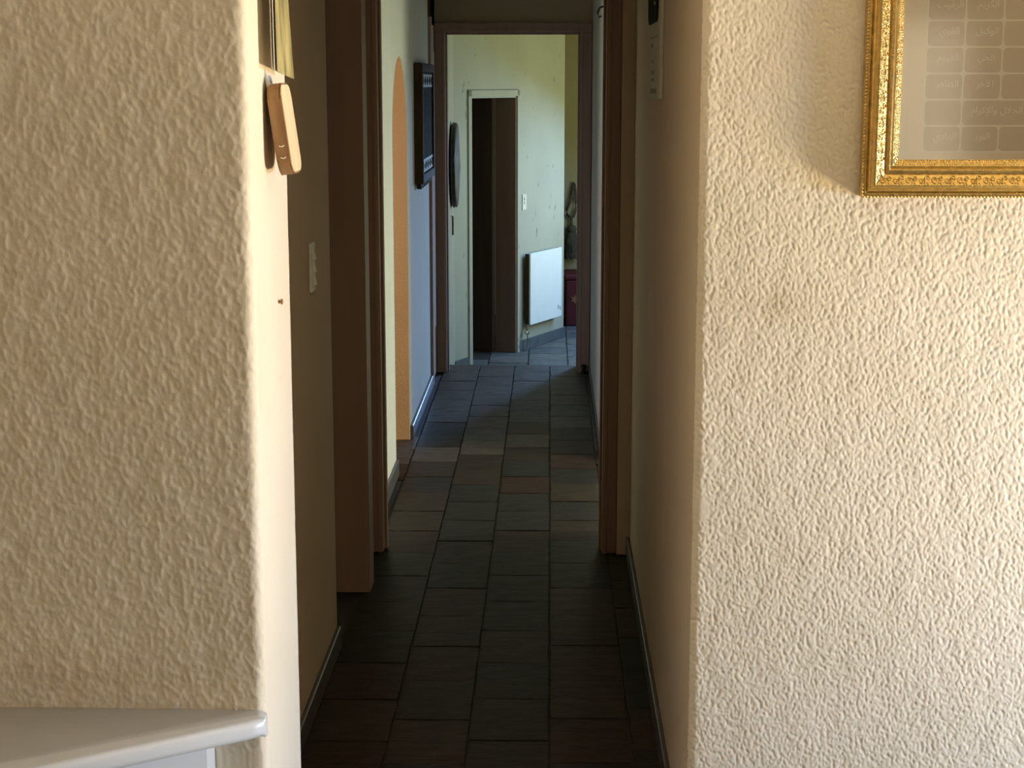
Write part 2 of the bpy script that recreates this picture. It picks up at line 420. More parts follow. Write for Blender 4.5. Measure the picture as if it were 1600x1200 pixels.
wall('wall_back', [(-1.65, -1.60, 6.85, 6.92, 0, CEIL), (-1.65, -1.60, 7.45, 8.3, 0, CEIL), (-1.65, -1.60, 6.92, 7.45, 0, 0.9), (-1.65, -1.60, 6.92, 7.45, 1.95, CEIL), (-1.60, -0.93, 6.85, 6.90, 0, CEIL), (-1.60, -0.93, 8.25, 8.30, 0, CEIL)], 'orange', 'orange painted walls of the nook behind the arch')
wall('wall_left', [(-1.0, -0.70, 9.36, 10.14, 0, CEIL)], 'frame_dark', 'dark backing of the brown side door at the far end')
# right side of the hall
wall('wall_right', [(0.245, 0.395, 6.06, 6.28, 0, CEIL), (0.245, 0.395, 6.28, 7.52, 2.05, CEIL), (0.245, 0.395, 7.52, 10.14, 0, CEIL)], 'hall', 'pale hall wall on the right between the two brown door frames')
# plaster around the first door frame
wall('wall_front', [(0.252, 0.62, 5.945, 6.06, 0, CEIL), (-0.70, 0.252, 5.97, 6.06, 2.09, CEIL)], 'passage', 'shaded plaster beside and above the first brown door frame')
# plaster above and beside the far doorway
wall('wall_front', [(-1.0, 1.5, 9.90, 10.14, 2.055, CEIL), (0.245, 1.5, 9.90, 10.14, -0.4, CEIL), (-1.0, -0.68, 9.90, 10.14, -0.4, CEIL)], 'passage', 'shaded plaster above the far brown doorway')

# door frames
def doorframe(name, label, xl, xr, y0, y1, wl_, wr_, top, mname):
    t = thing(name, label, 'door frame', ((xl + xr) / 2, y0, 0), kind='structure')
    cx = (xl + xr) / 2
    def part(n, x0, x1, ya, yb, z0, z1, mm, bev=0.004):
        return obj(n, bbox(x0 - cx, x1 - cx, ya - y0, yb - y0, z0, z1, bev), mm, t)
    for s, xe, wd in ((-1, xl, wl_), (1, xr, wr_)):
        a, b_ = (xe - wd, xe) if s < 0 else (xe, xe + wd)
        part('jamb', a, b_, y0, y1, 0.0, top, mname)
        q0, q1 = (xe, xe + 0.010) if s < 0 else (xe - 0.010, xe)
        part('door_stop', q0, q1, y0 + 0.045, y0 + 0.085, 0.0, top, mname, 0.002)
        q0, q1 = (xe - 0.018, xe - 0.006) if s < 0 else (xe + 0.006, xe + 0.018)
        part('bead', q0, q1, y0 - 0.005, y0 + 0.004, 0.0, top + 0.006, mname, 0.002)
    part('head', xl - wl_, xr + wr_, y0, y1, top, top + 0.055, mname)
    part('door_stop', xl, xr, y0 + 0.045, y0 + 0.085, top - 0.012, top, mname, 0.002)
    part('bead', xl - 0.018, xr + 0.018, y0 - 0.005, y0 + 0.004, top + 0.006, top + 0.018, mname, 0.002)
    return t
doorframe('trim_2', 'dark brown door frame across the passage, the nearer of two', -0.614, 0.197, 5.955, 6.055, 0.046, 0.055, 2.04, 'frame')
doorframe('trim_3', 'brown door frame at the far end of the passage above the step', -0.617, 0.172, 9.86, 10.13, 0.062, 0.070, 2.012, 'frame_far')

# side door on the left just before the far frame
t = thing('door_1', 'brown painted side door beside the dark carved panel', 'door', (-0.69, 9.6, 0), kind='structure')
obj('architrave', bbox(-0.01, 0.026, -0.215, -0.150, 0, 2.085, 0.004), 'frame_far', t)
obj('leaf', bbox(-0.01, 0.012, -0.148, 0.24, 0.01, 2.05, 0.003), 'frame_far', t)
obj('panel', bbox(0.010, 0.016, -0.09, 0.20, 0.30, 1.90, 0.003), 'frame_far', t)

# side room that lets daylight into the hall
wall('wall_right', [(1.90, 2.05, 6.0, 6.25, 0, CEIL), (1.90, 2.05, 7.35, 7.8, 0, CEIL), (1.90, 2.05, 6.25, 7.35, 0, 0.12), (1.90, 2.05, 6.25, 7.35, 1.2, CEIL),
                    (0.395, 2.05, 5.95, 6.0, 0, CEIL), (0.395, 2.05, 7.75, 7.8, 0, CEIL)], 'hall', 'walls of the side room that opens off the hall')

# living room round the camera
wall('wall_right', [(2.45, 2.62, -2.6, 1.95, 0, CEIL), (2.45, 2.62, 3.10, 3.40, 0, CEIL), (2.45, 2.62, 1.95, 3.10, 1.45, CEIL), (2.45, 2.62, 1.95, 3.10, 0, 0.13)], 'tan', 'living room wall with a low glazed opening, out to the right')
wall('wall_back', [(-2.5, 1.7, -2.7, -2.6, 0, CEIL), (2.3, 2.62, -2.7, -2.6, 0, CEIL), (1.7, 2.3, -2.7, -2.6, 0, 0.9), (1.7, 2.3, -2.7, -2.6, 2.05, CEIL), (-2.5, -2.4, -2.7, 3.10, 0, CEIL)], 'tan', 'living room walls behind and left of the viewer')

# floors and ceiling
fl = tag(obj('floor', bbox(-2.5, 2.62, -2.7, 3.42, -0.08, -0.004), 'skirt'), 'dark slate living room floor', 'floor', kind='structure')
bm = bmesh.new(); box(bm, -1.65, 2.05, 3.42, 10.14, -0.08, -0.006)
pf = tag(obj('floor', bm, 'grout'), 'passage floor of mixed dark slate tiles', 'floor', kind='structure')
bm = bmesh.new(); box(bm, -2.6, 1.5, 10.14, 15.4, -0.48, -0.406)
lf = tag(obj('floor', bm, 'grout'), 'lower blue grey tiled floor beyond the far doorway', 'floor', kind='structure')
wall('trim_4', [(-0.68, 0.245, 10.10, 10.14, -0.4, -0.03), (-0.68, 0.245, 10.14, 10.44, -0.4, -0.2)], 'skirt_far', 'hidden step down beyond the far doorway', 'step')
bm = bmesh.new(); box(bm, -2.6, 2.62, -2.7, 15.5, CEIL, CEIL + 0.08)
tag(obj('ceiling', bm, 'ceiling'), 'plain pale ceiling over the rooms', 'ceiling', kind='structure')

# slate tiles: a few uneven shapes shared by all
def tile_mesh(k, sx, sy, h=0.016):
    g = np.random.default_rng(40 + k)
    bm = bmesh.new()
    nx, ny = 4, 5
    top = [[None] * (ny + 1) for _ in range(nx + 1)]
    for i in range(nx + 1):
        for j in range(ny + 1):
            edge = i in (0, nx) or j in (0, ny)
            x = sx * (i / nx - 0.5); y = sy * (j / ny - 0.5)
            if edge:
                x += (g.random() - 0.5) * 0.004; y += (g.random() - 0.5) * 0.004
            top[i][j] = bm.verts.new((x, y, (-0.0006 if edge else 0.0) + (g.random() - 0.5) * 0.0012))
    for i in range(nx):
        for j in range(ny):
            bm.faces.new((top[i][j], top[i + 1][j], top[i + 1][j + 1], top[i][j + 1]))
    rim = [top[i][0] for i in range(nx + 1)] + [top[nx][j] for j in range(1, ny + 1)] + [top[i][ny] for i in range(nx - 1, -1, -1)] + [top[0][j] for j in range(ny - 1, 0, -1)]
    base = [bm.verts.new((v.co.x, v.co.y, -h)) for v in rim]
    n = len(rim)
    for i in range(n):
        bm.faces.new((rim[i], base[i], base[(i + 1) % n], rim[(i + 1) % n]))
    bmesh.ops.recalc_face_normals(bm, faces=bm.faces)
    me = bpy.data.meshes.new('slate_tile'); bm.to_mesh(me); bm.free()
    return me
TM = [tile_mesh(k, 0.209, 0.294) for k in range(8)]
for me in TM: me.materials.append(M['slate'])
TF = [me.copy() for me in TM]                     # daylight near the far doorway is put into a lighter tile colour
for me in TF: me.materials.clear(); me.materials.append(M['slate_lit'])
cols = [(-0.856, 5.0), (-0.640, 5.056), (-0.424, 4.913), (-0.212, 4.768), (0.004, 4.930), (0.220, 5.01)]
PIT = 0.3008
for x0, ph in cols:
    wd = 0.216 if x0 not in (-0.424,) else 0.212
    k = math.floor((3.42 - ph) / PIT)
    while ph + k * PIT < 10.14:
        ya, yb = max(3.44, ph + k * PIT), min(10.14, ph + (k + 1) * PIT)
        k += 1
        if yb - ya < 0.03: continue
        if x0 < -0.8 and not (7.2 < (ya + yb) / 2 < 7.95): continue
        if x0 > 0.21 and (ya + yb) / 2 > 5.9 and not (6.25 < (ya + yb) / 2 < 7.5): 
            # the narrow cut strip along the right wall
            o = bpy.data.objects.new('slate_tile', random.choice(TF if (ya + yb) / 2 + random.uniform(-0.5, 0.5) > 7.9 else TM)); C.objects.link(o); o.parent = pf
            o.location = (0.232, (ya + yb) / 2, 0.0005); o.scale = (0.024 / 0.209, (yb - ya - 0.006) / 0.294, 1); continue
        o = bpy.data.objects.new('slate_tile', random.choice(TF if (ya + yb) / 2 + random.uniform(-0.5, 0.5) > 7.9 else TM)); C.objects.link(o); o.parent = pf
        o.location = (x0 + wd / 2 + random.uniform(-1, 1) * 0.0012, (ya + yb) / 2, random.uniform(-0.0012, 0.0015))
        o.rotation_euler = (random.uniform(-1, 1) * 0.003, random.uniform(-1, 1) * 0.003, random.uniform(-1, 1) * 0.004)
        o.scale = ((wd - 0.0065) / 0.209, (yb - ya - 0.0065) / 0.294, 1)
TL = [tile_mesh(20 + k, 0.295, 0.295) for k in range(4)]
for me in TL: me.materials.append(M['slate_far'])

# ------------------------------------------------------------------ lower lobby
u = Vector((0.4164, 0.9092, 0)); nrm = Vector((0.9092, -0.4164, 0)); A0 = Vector((-0.257, 13.104, 0))
angA = math.atan2(u.y, u.x)             # local x runs along the slanting wall, local -y points into the lobby
def wallA(s, o, z): return A0 + u * s + nrm * o + Vector((0, 0, z))
def abox(bm, s0, s1, o0, o1, z0, z1):
    vs = [bm.verts.new(wallA(s, o, z)) for s, o, z in ((s0, o0, z0), (s1, o0, z0), (s1, o1, z0), (s0, o1, z0), (s0, o0, z1), (s1, o0, z1), (s1, o1, z1), (s0, o1, z1))]
    for f in ((0, 3, 2, 1), (4, 5, 6, 7), (0, 1, 5, 4), (1, 2, 6, 5), (2, 3, 7, 6), (3, 0, 4, 7)): bm.faces.new([vs[i] for i in f])
DT = 1.628
bm = bmesh.new()
abox(bm, -0.012, 0.902, -0.17, 0, -0.4, CEIL)       # right of the door, to the free corner
abox(bm, -0.800, -0.012, -0.17, 0, DT, CEIL)        # above the door
abox(bm, -1.075, -0.800, -0.17, 0, -0.4, CEIL)      # left of the door
tag(obj('wall_far', bm, 'lobby'), 'scuffed white slanting lobby wall with the dark doorway and radiator', 'wall', kind='structure')
wall('wall_left', [(-0.90, -0.70, 10.14, 12.16, -0.4, CEIL)], 'lobby', 'white lobby wall carrying the round shield')
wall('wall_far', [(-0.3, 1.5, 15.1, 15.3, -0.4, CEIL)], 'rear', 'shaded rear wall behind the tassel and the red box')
wall('wall_right', [(1.32, 1.5, 10.14, 11.6, -0.4, CEIL), (1.32, 1.5, 14.85, 15.3, -0.4, CEIL), (1.32, 1.5, 11.6, 14.85, -0.4, 0.25), (1.32, 1.5, 11.6, 14.85, 1.65, CEIL)], 'hall', 'lobby wall with a wide window, hidden to the right')
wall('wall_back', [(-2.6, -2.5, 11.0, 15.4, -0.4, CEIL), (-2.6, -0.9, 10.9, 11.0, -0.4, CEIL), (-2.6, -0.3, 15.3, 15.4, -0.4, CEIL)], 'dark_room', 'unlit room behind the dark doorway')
# door lining and trim of the slanting wall
t = thing('trim_5', 'thin cream frame round the dark doorway in the slanting wall', 'door frame', wallA(-0.41, 0, -0.4), kind='structure')
def apart(name, s0, s1, o0, o1, z0, z1, m):
    bm = bmesh.new(); abox(bm, s0, s1, o0, o1, z0, z1)
    bmesh.ops.translate(bm, verts=bm.verts, vec=-Vector(t.location))
    return obj(name, bm, m, t)
apart('architrave', -0.845, -0.796, 0, 0.012, -0.4, DT + 0.04, 'lobby')
apart('architrave', -0.016, 0.020, 0, 0.012, -0.4, DT + 0.04, 'lobby')
apart('architrave', -0.845, 0.020, 0, 0.012, DT - 0.004, DT + 0.04, 'lobby')
apart('jamb_lining', -0.030, -0.012, -0.18, 0.0, -0.4, DT, 'frame')
apart('jamb_lining', -0.800, -0.782, -0.18, 0.0, -0.4, DT, 'frame_dark')
apart('head_lining', -0.782, -0.030, -0.18, 0.0, DT - 0.018, DT, 'lobby')
apart('door_edge', -0.072, -0.032, -0.62, -0.185, -0.39, DT - 0.01, 'frame_dark')
# lobby skirting
bm = bmesh.new(); abox(bm, 0.02, 0.915, 0, 0.014, -0.4, -0.312)
bmesh.ops.bevel(bm, geom=[e for e in bm.edges], offset=0.003, segments=1, affect='EDGES')
tag(obj('baseboard_far', bm, 'skirt_far'), 'blue grey slate skirting under the radiator', 'skirting', kind='structure')
bm = bmesh.new(); abox(bm, -1.075, -0.846, 0, 0.014, -0.4, -0.312)
tag(obj('baseboard_far', bm, 'skirt_far'), 'short slate skirting left of the dark doorway', 'skirting', kind='structure')
# lobby tiles
i = 0
for xi in range(6):
    for yi in range(11):
        x = -0.62 + 0.305 * xi; y = 11.98 + 0.305 * yi + (0.15 if xi % 2 else 0)
        if y > 14.93 or x > 1.15: continue
        d = (Vector((x, y, 0)) - A0).dot(nrm)
        if d < -0.20: continue
        o = bpy.data.objects.new('slate_tile', random.choice(TL)); C.objects.link(o); o.parent = lf
        o.location = (x, y, -0.4 + random.uniform(-0.001, 0.001)); o.rotation_euler = (0, 0, random.uniform(-1, 1) * 0.004)

# ------------------------------------------------------------------ skirtings of the passage
def skirt(name, x0, x1, y0, y1, label, h=0.07):
    bm = bbox(x0, x1, y0, y1, 0.0, h, 0.003, 1)
    return tag(obj(name, bm, 'skirt'), label, 'skirting', kind='structure')
skirt('baseboard_left', -0.653, -0.640, 3.45, 4.895, 'slate skirting below the light switch')
skirt('baseboard_right', 0.287, 0.300, 3.62, 5.94, 'slate skirting along the near right passage wall')
skirt('baseboard_left', -0.662, -0.649, 5.585, 5.95, 'slate skirting just before the first door frame')
skirt('baseboard_left', -0.680, -0.667, 6.11, 7.195, 'slate skirting before the arched opening')
skirt('baseboard_left', -0.680, -0.664, 7.945, 9.355, 'slate skirting under the dark carved panel')
skirt('baseboard_right', 0.236, 0.245, 7.53, 9.85, 'thin skirting along the far right hall wall', 0.05)

# ------------------------------------------------------------------ white ledge at lower left
t = thing('hearth_bench', 'glossy white bench top with an angled rounded edge against the left wall', 'bench', (-0.9, 2.9, 0))
tip = [(-0.562, 2.996)] + arc(-0.562, 2.966, 0.030, 85, -30, 12) + [(-0.556, 2.931)]
outl = tip + [(-1.50, 2.315), (-1.56, 2.33), (-1.58, 2.38), (-1.58, 2.998)]
bm = prism([(x + 0.9, y - 2.9) for x, y in outl], 'z', 0.503, 0.541)
ed = [e for e in bm.edges if abs(e.verts[0].co.z - e.verts[1].co.z) < 1e-5 and not (e.verts[0].co.y > 0.09 and e.verts[1].co.y > 0.09)]
bmesh.ops.bevel(bm, geom=ed, offset=0.014, segments=5, profile=0.5, affect='EDGES')
obj('bench_top', bm, 'white_gloss', t, smooth=True)
inn = [(-0.640, 2.998), (-0.640, 2.925), (-1.48, 2.375), (-1.48, 2.998)]
obj('bench_base', prism([(x + 0.9, y - 2.9) for x, y in inn], 'z', 0.0, 0.503), 'white_gloss', t)

# ------------------------------------------------------------------ left pier: hanging calendar, board, nail
t = thing('hanging_calendar', 'olive picture calendar hanging edge-on above the wooden board', 'calendar', (-0.54, 3.2, 1.72))
def sheetpaper(x_top, x_bot, y0, y1, z0, z1, cut, m, name, par, th=0.0012):
    bm = bmesh.new(); n = 8; rows = []
    for i in range(n + 1):
        f = i / n; z = z1 + (z0 - z1) * f
        x = x_top + (x_bot - x_top) * f ** 1.5
        rows.append([(x + 0.003 * math.sin(3 * q + f * 4), y0 + (y1 - y0) * q, z - (cut * q if i == n else cut * q * f)) for q in np.linspace(0, 1, 7)])
    A = [[bm.verts.new(p) for p in r] for r in rows]; B = [[bm.verts.new((p[0] - th, p[1], p[2])) for p in r] for r in rows]
    for i in range(n):
        for j in range(6):
            bm.faces.new((A[i][j], A[i][j + 1], A[i + 1][j + 1], A[i + 1][j])); bm.faces.new((B[i][j], B[i + 1][j], B[i + 1][j + 1], B[i][j + 1]))
    for r_, s_ in ((0, 1), (n, 1)):
        for j in range(6): bm.faces.new((A[r_][j], A[r_][j + 1], B[r_][j + 1], B[r_][j]))
    for j in (0, 6):
        for i in range(n): bm.faces.new((A[i][j], A[i + 1][j], B[i + 1][j], B[i][j]))
    return obj(name, bm, m, par, smooth=False)
sheetpaper(0.0265, 0.037, -0.085, 0.085, 0.022, 0.48, 0.014, 'calendar_print', 'picture_sheet', t)
sheetpaper(0.022, 0.032, -0.088, 0.080, 0.024, 0.48, 0.012, 'paper', 'back_sheet', t)
sheetpaper(0.018, 0.027, -0.086, 0.078, 0.028, 0.48, 0.010, 'paper', 'back_sheet', t)
bm = bmesh.new(); tube(bm, [(0.020, -0.086, 0.484), (0.020, 0.086, 0.484)], 0.008, 10)
obj('binding', bm, 'black', t)
bm = bmesh.new(); tube(bm, [(0.0, 0, 0.53), (0.020, 0, 0.53), (0.020, 0, 0.49)], 0.003, 8)
obj('hook', bm, 'black', t)

t = thing('cutting_board', 'small rounded wooden board hanging on the bright pier', 'board', (-0.5235, 3.205, 1.632))
t.rotation_euler = (0, R(-7.5), 0)
def roundrect(w_, h_, r, n=6, off=(0, 0)):
    pts = []
    for cx_, cy_, a0 in ((w_ / 2 - r, h_ / 2 - r, 0), (-w_ / 2 + r, h_ / 2 - r, 90), (-w_ / 2 + r, -h_ / 2 + r, 180), (w_ / 2 - r, -h_ / 2 + r, 270)):
        pts += [(cx_ + off[0] + r * math.cos(R(a0 + 90 * i / n)), cy_ + off[1] + r * math.sin(R(a0 + 90 * i / n))) for i in range(n + 1)]
    return pts
bm = prism(roundrect(0.125, 0.172, 0.03), 'x', 0.0, 0.026)
ed = [e for e in bm.edges if abs(e.verts[0].co.x - e.verts[1].co.x) < 1e-5]
bmesh.ops.bevel(bm, geom=ed, offset=0.004, segments=2, affect='EDGES')
obj('board_body', bm, 'wood', t)  # darker wood stands for the shaded edge
obj('board_face', prism(roundrect(0.118, 0.165, 0.028), 'x', 0.0255, 0.0275), 'wood_lit', t)
bm = bmesh.new(); tube(bm, [(0.004, -0.035, 0.080), (-0.002, -0.030, 0.105), (-0.006, -0.02, 0.135)], [0.006, 0.004, 0.002], 8)
obj('hanging_string', bm, 'string', t)
for zz in (-0.030, -0.052):
    bm = bmesh.new(); tube(bm, [(0.009, -0.064, zz), (0.014, -0.0647, zz - 0.002), (0.019, -0.064, zz)], 0.0012, 6)
    obj('scratch', bm, 'paper', t)
bm = bmesh.new(); lathe(bm, [(0.0035, 0), (0.0035, 0.006), (0.006, 0.007), (0.005, 0.010), (0.001, 0.011)], 10, (-0.541, 3.265, 1.292), 'x')
tag(obj('nail', bm, 'wood'), 'small brown nail in the bright pier below the wooden board', 'nail')

# ------------------------------------------------------------------ light switches
def switch(name, label, loc, rz, w_, h_, n):
    t = thing(name, label, 'light switch', loc, rz)
    obj('plate', bbox(-w_ / 2, w_ / 2, -0.008, 0, -h_ / 2, h_ / 2, 0.003), 'white_plastic', t)
    for i in range(n):
        zc = h_ * (0.26 - 0.26 * i) if n > 1 else 0
        bm = prism([(-0.008, zc - 0.014), (-0.0165, zc - 0.013), (-0.0095, zc + 0.014), (-0.008, zc + 0.014)], 'x', -0.010, 0.010)
        obj('rocker', bm, 'white_plastic', t)
    for z in (-h_ * 0.42, h_ * 0.42):
        bm = bmesh.new(); lathe(bm, [(0.003, 0), (0.003, 0.0015), (0.001, 0.002)], 8)
        bmesh.ops.rotate(bm, verts=bm.verts, matrix=Matrix.Rotation(R(90), 3, 'X'))
        bmesh.ops.translate(bm, verts=bm.verts, vec=(0, -0.008, z)); obj('screw', bm, 'brass', t)
    return t
switch('light_switch', 'white light switch on the shaded wall just behind the bright pier', (-0.653, 4.50, 1.226), R(90), 0.075, 0.135, 3)
p = wallA(0.12, 0, 0.79)
switch('light_switch', 'small white light switch above the radiator by the dark doorway', p, angA, 0.07, 0.125, 2)

# ------------------------------------------------------------------ right passage wall: narrow wall calendar
t = thing('wall_calendar', 'pale wall calendar with a dark photograph on the near right passage wall', 'calendar', (0.300, 4.72, 1.69))
obj('backing_board', bbox(-0.011, 0, -0.235, 0.235, -0.012, 0.62, 0.002, 1), 'old_paper', t)
obj('photo', prism(roundrect(0.40, 0.28, 0.05, 6, (0.03, 0.335)), 'x', -0.0165, -0.0105), 'black_print', t)
obj('caption_strip', bbox(-0.0125, -0.0105, -0.12, 0.20, 0.155, 0.157), 'grey_print', t)
for k, (y, z, a, b_) in enumerate([(0.10, 0.135, 0.03, 0.010), (0.06, 0.09, 0.018, 0.010), (0.06, 0.060, 0.05, 0.012), (0.06, 0.040, 0.05, 0.010), (0.02, 0.008, 0.13, 0.014)]):
    obj('print_mark', bbox(-0.0122, -0.0105, y - a, y + a, z - b_ / 2, z + b_ / 2), 'grey_print', t)
for k, (y, z, a) in enumerate([(0.04, 0.36, 0.02), (0.07, 0.315, 0.025), (0.05, 0.275, 0.015), (-0.09, 0.245, 0.012)]):
    obj('photo_highlight', prism(roundrect(a * 2, 0.010, 0.0045, 3, (y, z)), 'x', -0.0178, -0.0160), 'old_paper', t)

# ------------------------------------------------------------------ gilded frame
FX, FZ, FW, FH, FY = 0.620, 1.497, 0.90, 0.74, 3.353
t = thing('picture_frame', 'ornate gilded frame holding a taupe print of lettered cells', 'picture', (FX + FW / 2, FY, FZ))
def floc(u_, v_, h_): return Vector((u_ - FW / 2, -h_, v_))
prof = [(0, -0.006), (0, 0.020), (0.003, 0.024), (0.0075, 0.025), (0.010, 0.022), (0.0125, 0.027), (0.0155, 0.027), (0.017, 0.030), (0.021, 0.037), (0.0245, 0.038), (0.030, 0.033), (0.038, 0.026), (0.0455, 0.0215), (0.0475, 0.0245), (0.0525, 0.0255), (0.0555, 0.022), (0.058, 0.016), (0.061, 0.0165), (0.066, 0.0145), (0.073, 0.009), (0.074, -0.002)]
def member(side):
    bm = bmesh.new(); ends = []
    for q in (0, 1):
        row = []
        for uu, hh in prof:
            if side == 'bottom': p = floc(uu if q == 0 else FW - uu, uu, hh)
            if side == 'top': p = floc(uu if q == 0 else FW - uu, FH - uu, hh)
            if side == 'left': p = floc(uu, uu if q == 0 else FH - uu, hh)
            if side == 'right': p = floc(FW - uu, uu if q == 0 else FH - uu, hh)
            row.append(bm.verts.new(p))
        ends.append(row)
    n = len(prof)
    for i in range(n - 1): bm.faces.new((ends[0][i], ends[0][i + 1], ends[1][i + 1], ends[1][i]))
    bm.faces.new((ends[0][0], ends[0][-1], ends[1][-1], ends[1][0]))
    bm.faces.new(ends[0]); bm.faces.new(ends[1])
    return bm
def along(side, s, uu, hh):
    return {'bottom': lambda: floc(s, uu, hh), 'top': lambda: floc(s, FH - uu, hh), 'left': lambda: floc(uu, s, hh), 'right': lambda: floc(FW - uu, s, hh)}[side]()
for side, L in (('bottom', FW), ('left', FH), ('top', FW), ('right', FH)):
    mo = obj('moulding', member(side), 'gold', t)
    vis = side in ('bottom', 'left')
    # beads on the outer edge
    bm = bmesh.new(); s = 0.004
    while s < L - 0.003:
        bmesh.ops.create_icosphere(bm, subdivisions=1, radius=0.0030, matrix=Matrix.Translation(along(side, s, 0.0010, 0.0235)))
        s += 0.0068
    o = obj('bead_row', bm, 'gold', mo, smooth=True); o['kind'] = 'stuff'
    # scrolled relief in the cove
    bm = bmesh.new(); s = 0.040; k = 0
    def hcove(uu):
        return float(np.interp(uu, [p[0] for p in prof], [p[1] for p in prof]))
    while s < L - 0.036:
        sg = 1 if k % 2 == 0 else -1
        for (c0, uc, r0, turns, a0) in ((0.0, 0.033, 0.0068, 1.35, 0.6), (0.0125, 0.038, 0.0052, 1.2, 3.4)):
            pts = []; rad = []
            for q in np.linspace(0, 1, 13):
                a = a0 + sg * q * turns * 2 * math.pi
                rr = r0 * (1 - 0.75 * q)
                uu = uc + rr * math.sin(a)
                pts.append(along(side, s + c0 + rr * math.cos(a), uu, hcove(uu) + 0.0008)); rad.append(0.0014 * (1 - 0.4 * q))
            tube(bm, pts, rad, 5)
        for q in (-1, 0, 1):             # small leaf ribs along the rim of the cove
            pts = [along(side, s + 0.006 + q * 0.0035 + q * 0.003 * f, 0.0245 + 0.006 * (1 - f), hcove(0.0245 + 0.006 * (1 - f)) + 0.0006) for f in (0, 0.5, 1)]
            tube(bm, pts, [0.0006, 0.0011, 0.0005], 5)
        s += 0.0255; k += 1
    o = obj('carved_scrolls', bm, 'gold', mo, smooth=True); o['kind'] = 'stuff'
    # granulated inner lip
    bm = bmesh.new(); s = 0.066; g = np.random.default_rng(5)
    while s < L - 0.066:
        for uu in (0.0635, 0.0675, 0.0712):
            bmesh.ops.create_icosphere(bm, subdivisions=1, radius=0.0012 + 0.0006 * g.random(), matrix=Matrix.Translation(along(side, s + g.random() * 0.003, uu + g.random() * 0.001, hcove(uu))))
        s += 0.0042
    o = obj('granulated_lip', bm, 'gold', mo, smooth=True); o['kind'] = 'stuff'
pr_ = obj('print', bbox(-FW / 2 + 0.068, FW / 2 - 0.068, -0.004, 0.002, 0.068, FH - 0.068), 'print_bg', t)
obj('backing', bbox(-FW / 2 + 0.01, FW / 2 - 0.01, 0.002, 0.006, 0.01, FH - 0.01), 'frame_dark', t)
# printed cells
FORMS = {'ا': ('FE8D', 'FE8E'), 'آ': ('FE81', 'FE82'), 'إ': ('FE87', 'FE88'), 'ب': ('FE8F', 'FE90', 'FE91', 'FE92'), 'ج': ('FE9D', 'FE9E', 'FE9F', 'FEA0'),
         'ح': ('FEA1', 'FEA2', 'FEA3', 'FEA4'), 'خ': ('FEA5', 'FEA6', 'FEA7', 'FEA8'), 'د': ('FEA9', 'FEAA'), 'ذ': ('FEAB', 'FEAC'), 'ر': ('FEAD', 'FEAE'),
         'ظ': ('FEC5', 'FEC6', 'FEC7', 'FEC8'), 'ق': ('FED5', 'FED6', 'FED7', 'FED8'), 'ك': ('FED9', 'FEDA', 'FEDB', 'FEDC'), 'ل': ('FEDD', 'FEDE', 'FEDF', 'FEE0'),
         'م': ('FEE1', 'FEE2', 'FEE3', 'FEE4'), 'ن': ('FEE5', 'FEE6', 'FEE7', 'FEE8'), 'ه': ('FEE9', 'FEEA', 'FEEB', 'FEEC'), 'و': ('FEED', 'FEEE'), 'ي': ('FEF1', 'FEF2', 'FEF3', 'FEF4'),
         'لا': ('FEFB', 'FEFC'), 'لآ': ('FEF5', 'FEF6'), 'لإ': ('FEF9', 'FEFA')}
def shape(txt):
    out = []
    for word in txt.split(' '):
        units = []; i = 0
        while i < len(word):
            if word[i] == 'ل' and i + 1 < len(word) and word[i + 1] in 'اآإ': units.append(word[i:i + 2]); i += 2
            else: units.append(word[i]); i += 1
        s = ''
        for i, un in enumerate(units):
            prev = i > 0 and len(FORMS[units[i - 1]]) == 4
            nxt = i < len(units) - 1 and len(FORMS[un]) == 4
            s += chr(int(FORMS[un][(3 if nxt else 1) if prev else (2 if nxt else 0)], 16))
        out.append(s)
    return ' '.join(out)[::-1]
CX0, CZ0, PW, PHH = 0.1205, 0.0885, 0.0745, 0.0512     # lower left corner of the second column, pitch
def cell(c, r, span=1):
    x0 = CX0 + c * PW - FW / 2; z0 = CZ0 + r * PHH
    w_, h_ = PW * span - 0.0035, PHH - 0.0035
    pts = roundrect(w_, h_, 0.0075, 4, (x0 + PW * span / 2, z0 + PHH / 2))
    return obj('printed_cell', prism(pts, 'y', -0.0046, -0.0038), 'print_cell', pr_), (x0 + PW * span / 2, z0 + PHH / 2)
grid_ = bbox(CX0 - FW / 2 - 0.0018, CX0 + 9 * PW - FW / 2 + 0.0018, -0.0043, -0.0038, CZ0 - 0.0018, CZ0 + 11 * PHH + 0.0018)
obj('printed_grid', grid_, 'print_white', pr_)
names = {(0, 5): 'الرقيب', (1, 5): 'الكريم', (0, 4): 'القوي', (1, 4): 'الوكيل', (0, 3): 'القيوم', (1, 3): 'الحي', (0, 2): 'الظاهر', (1, 2): 'الآخر', (0, 0): 'الهادي', (1, 0): 'النور', (1, 1): 'ذو الجلال والإكرام'}
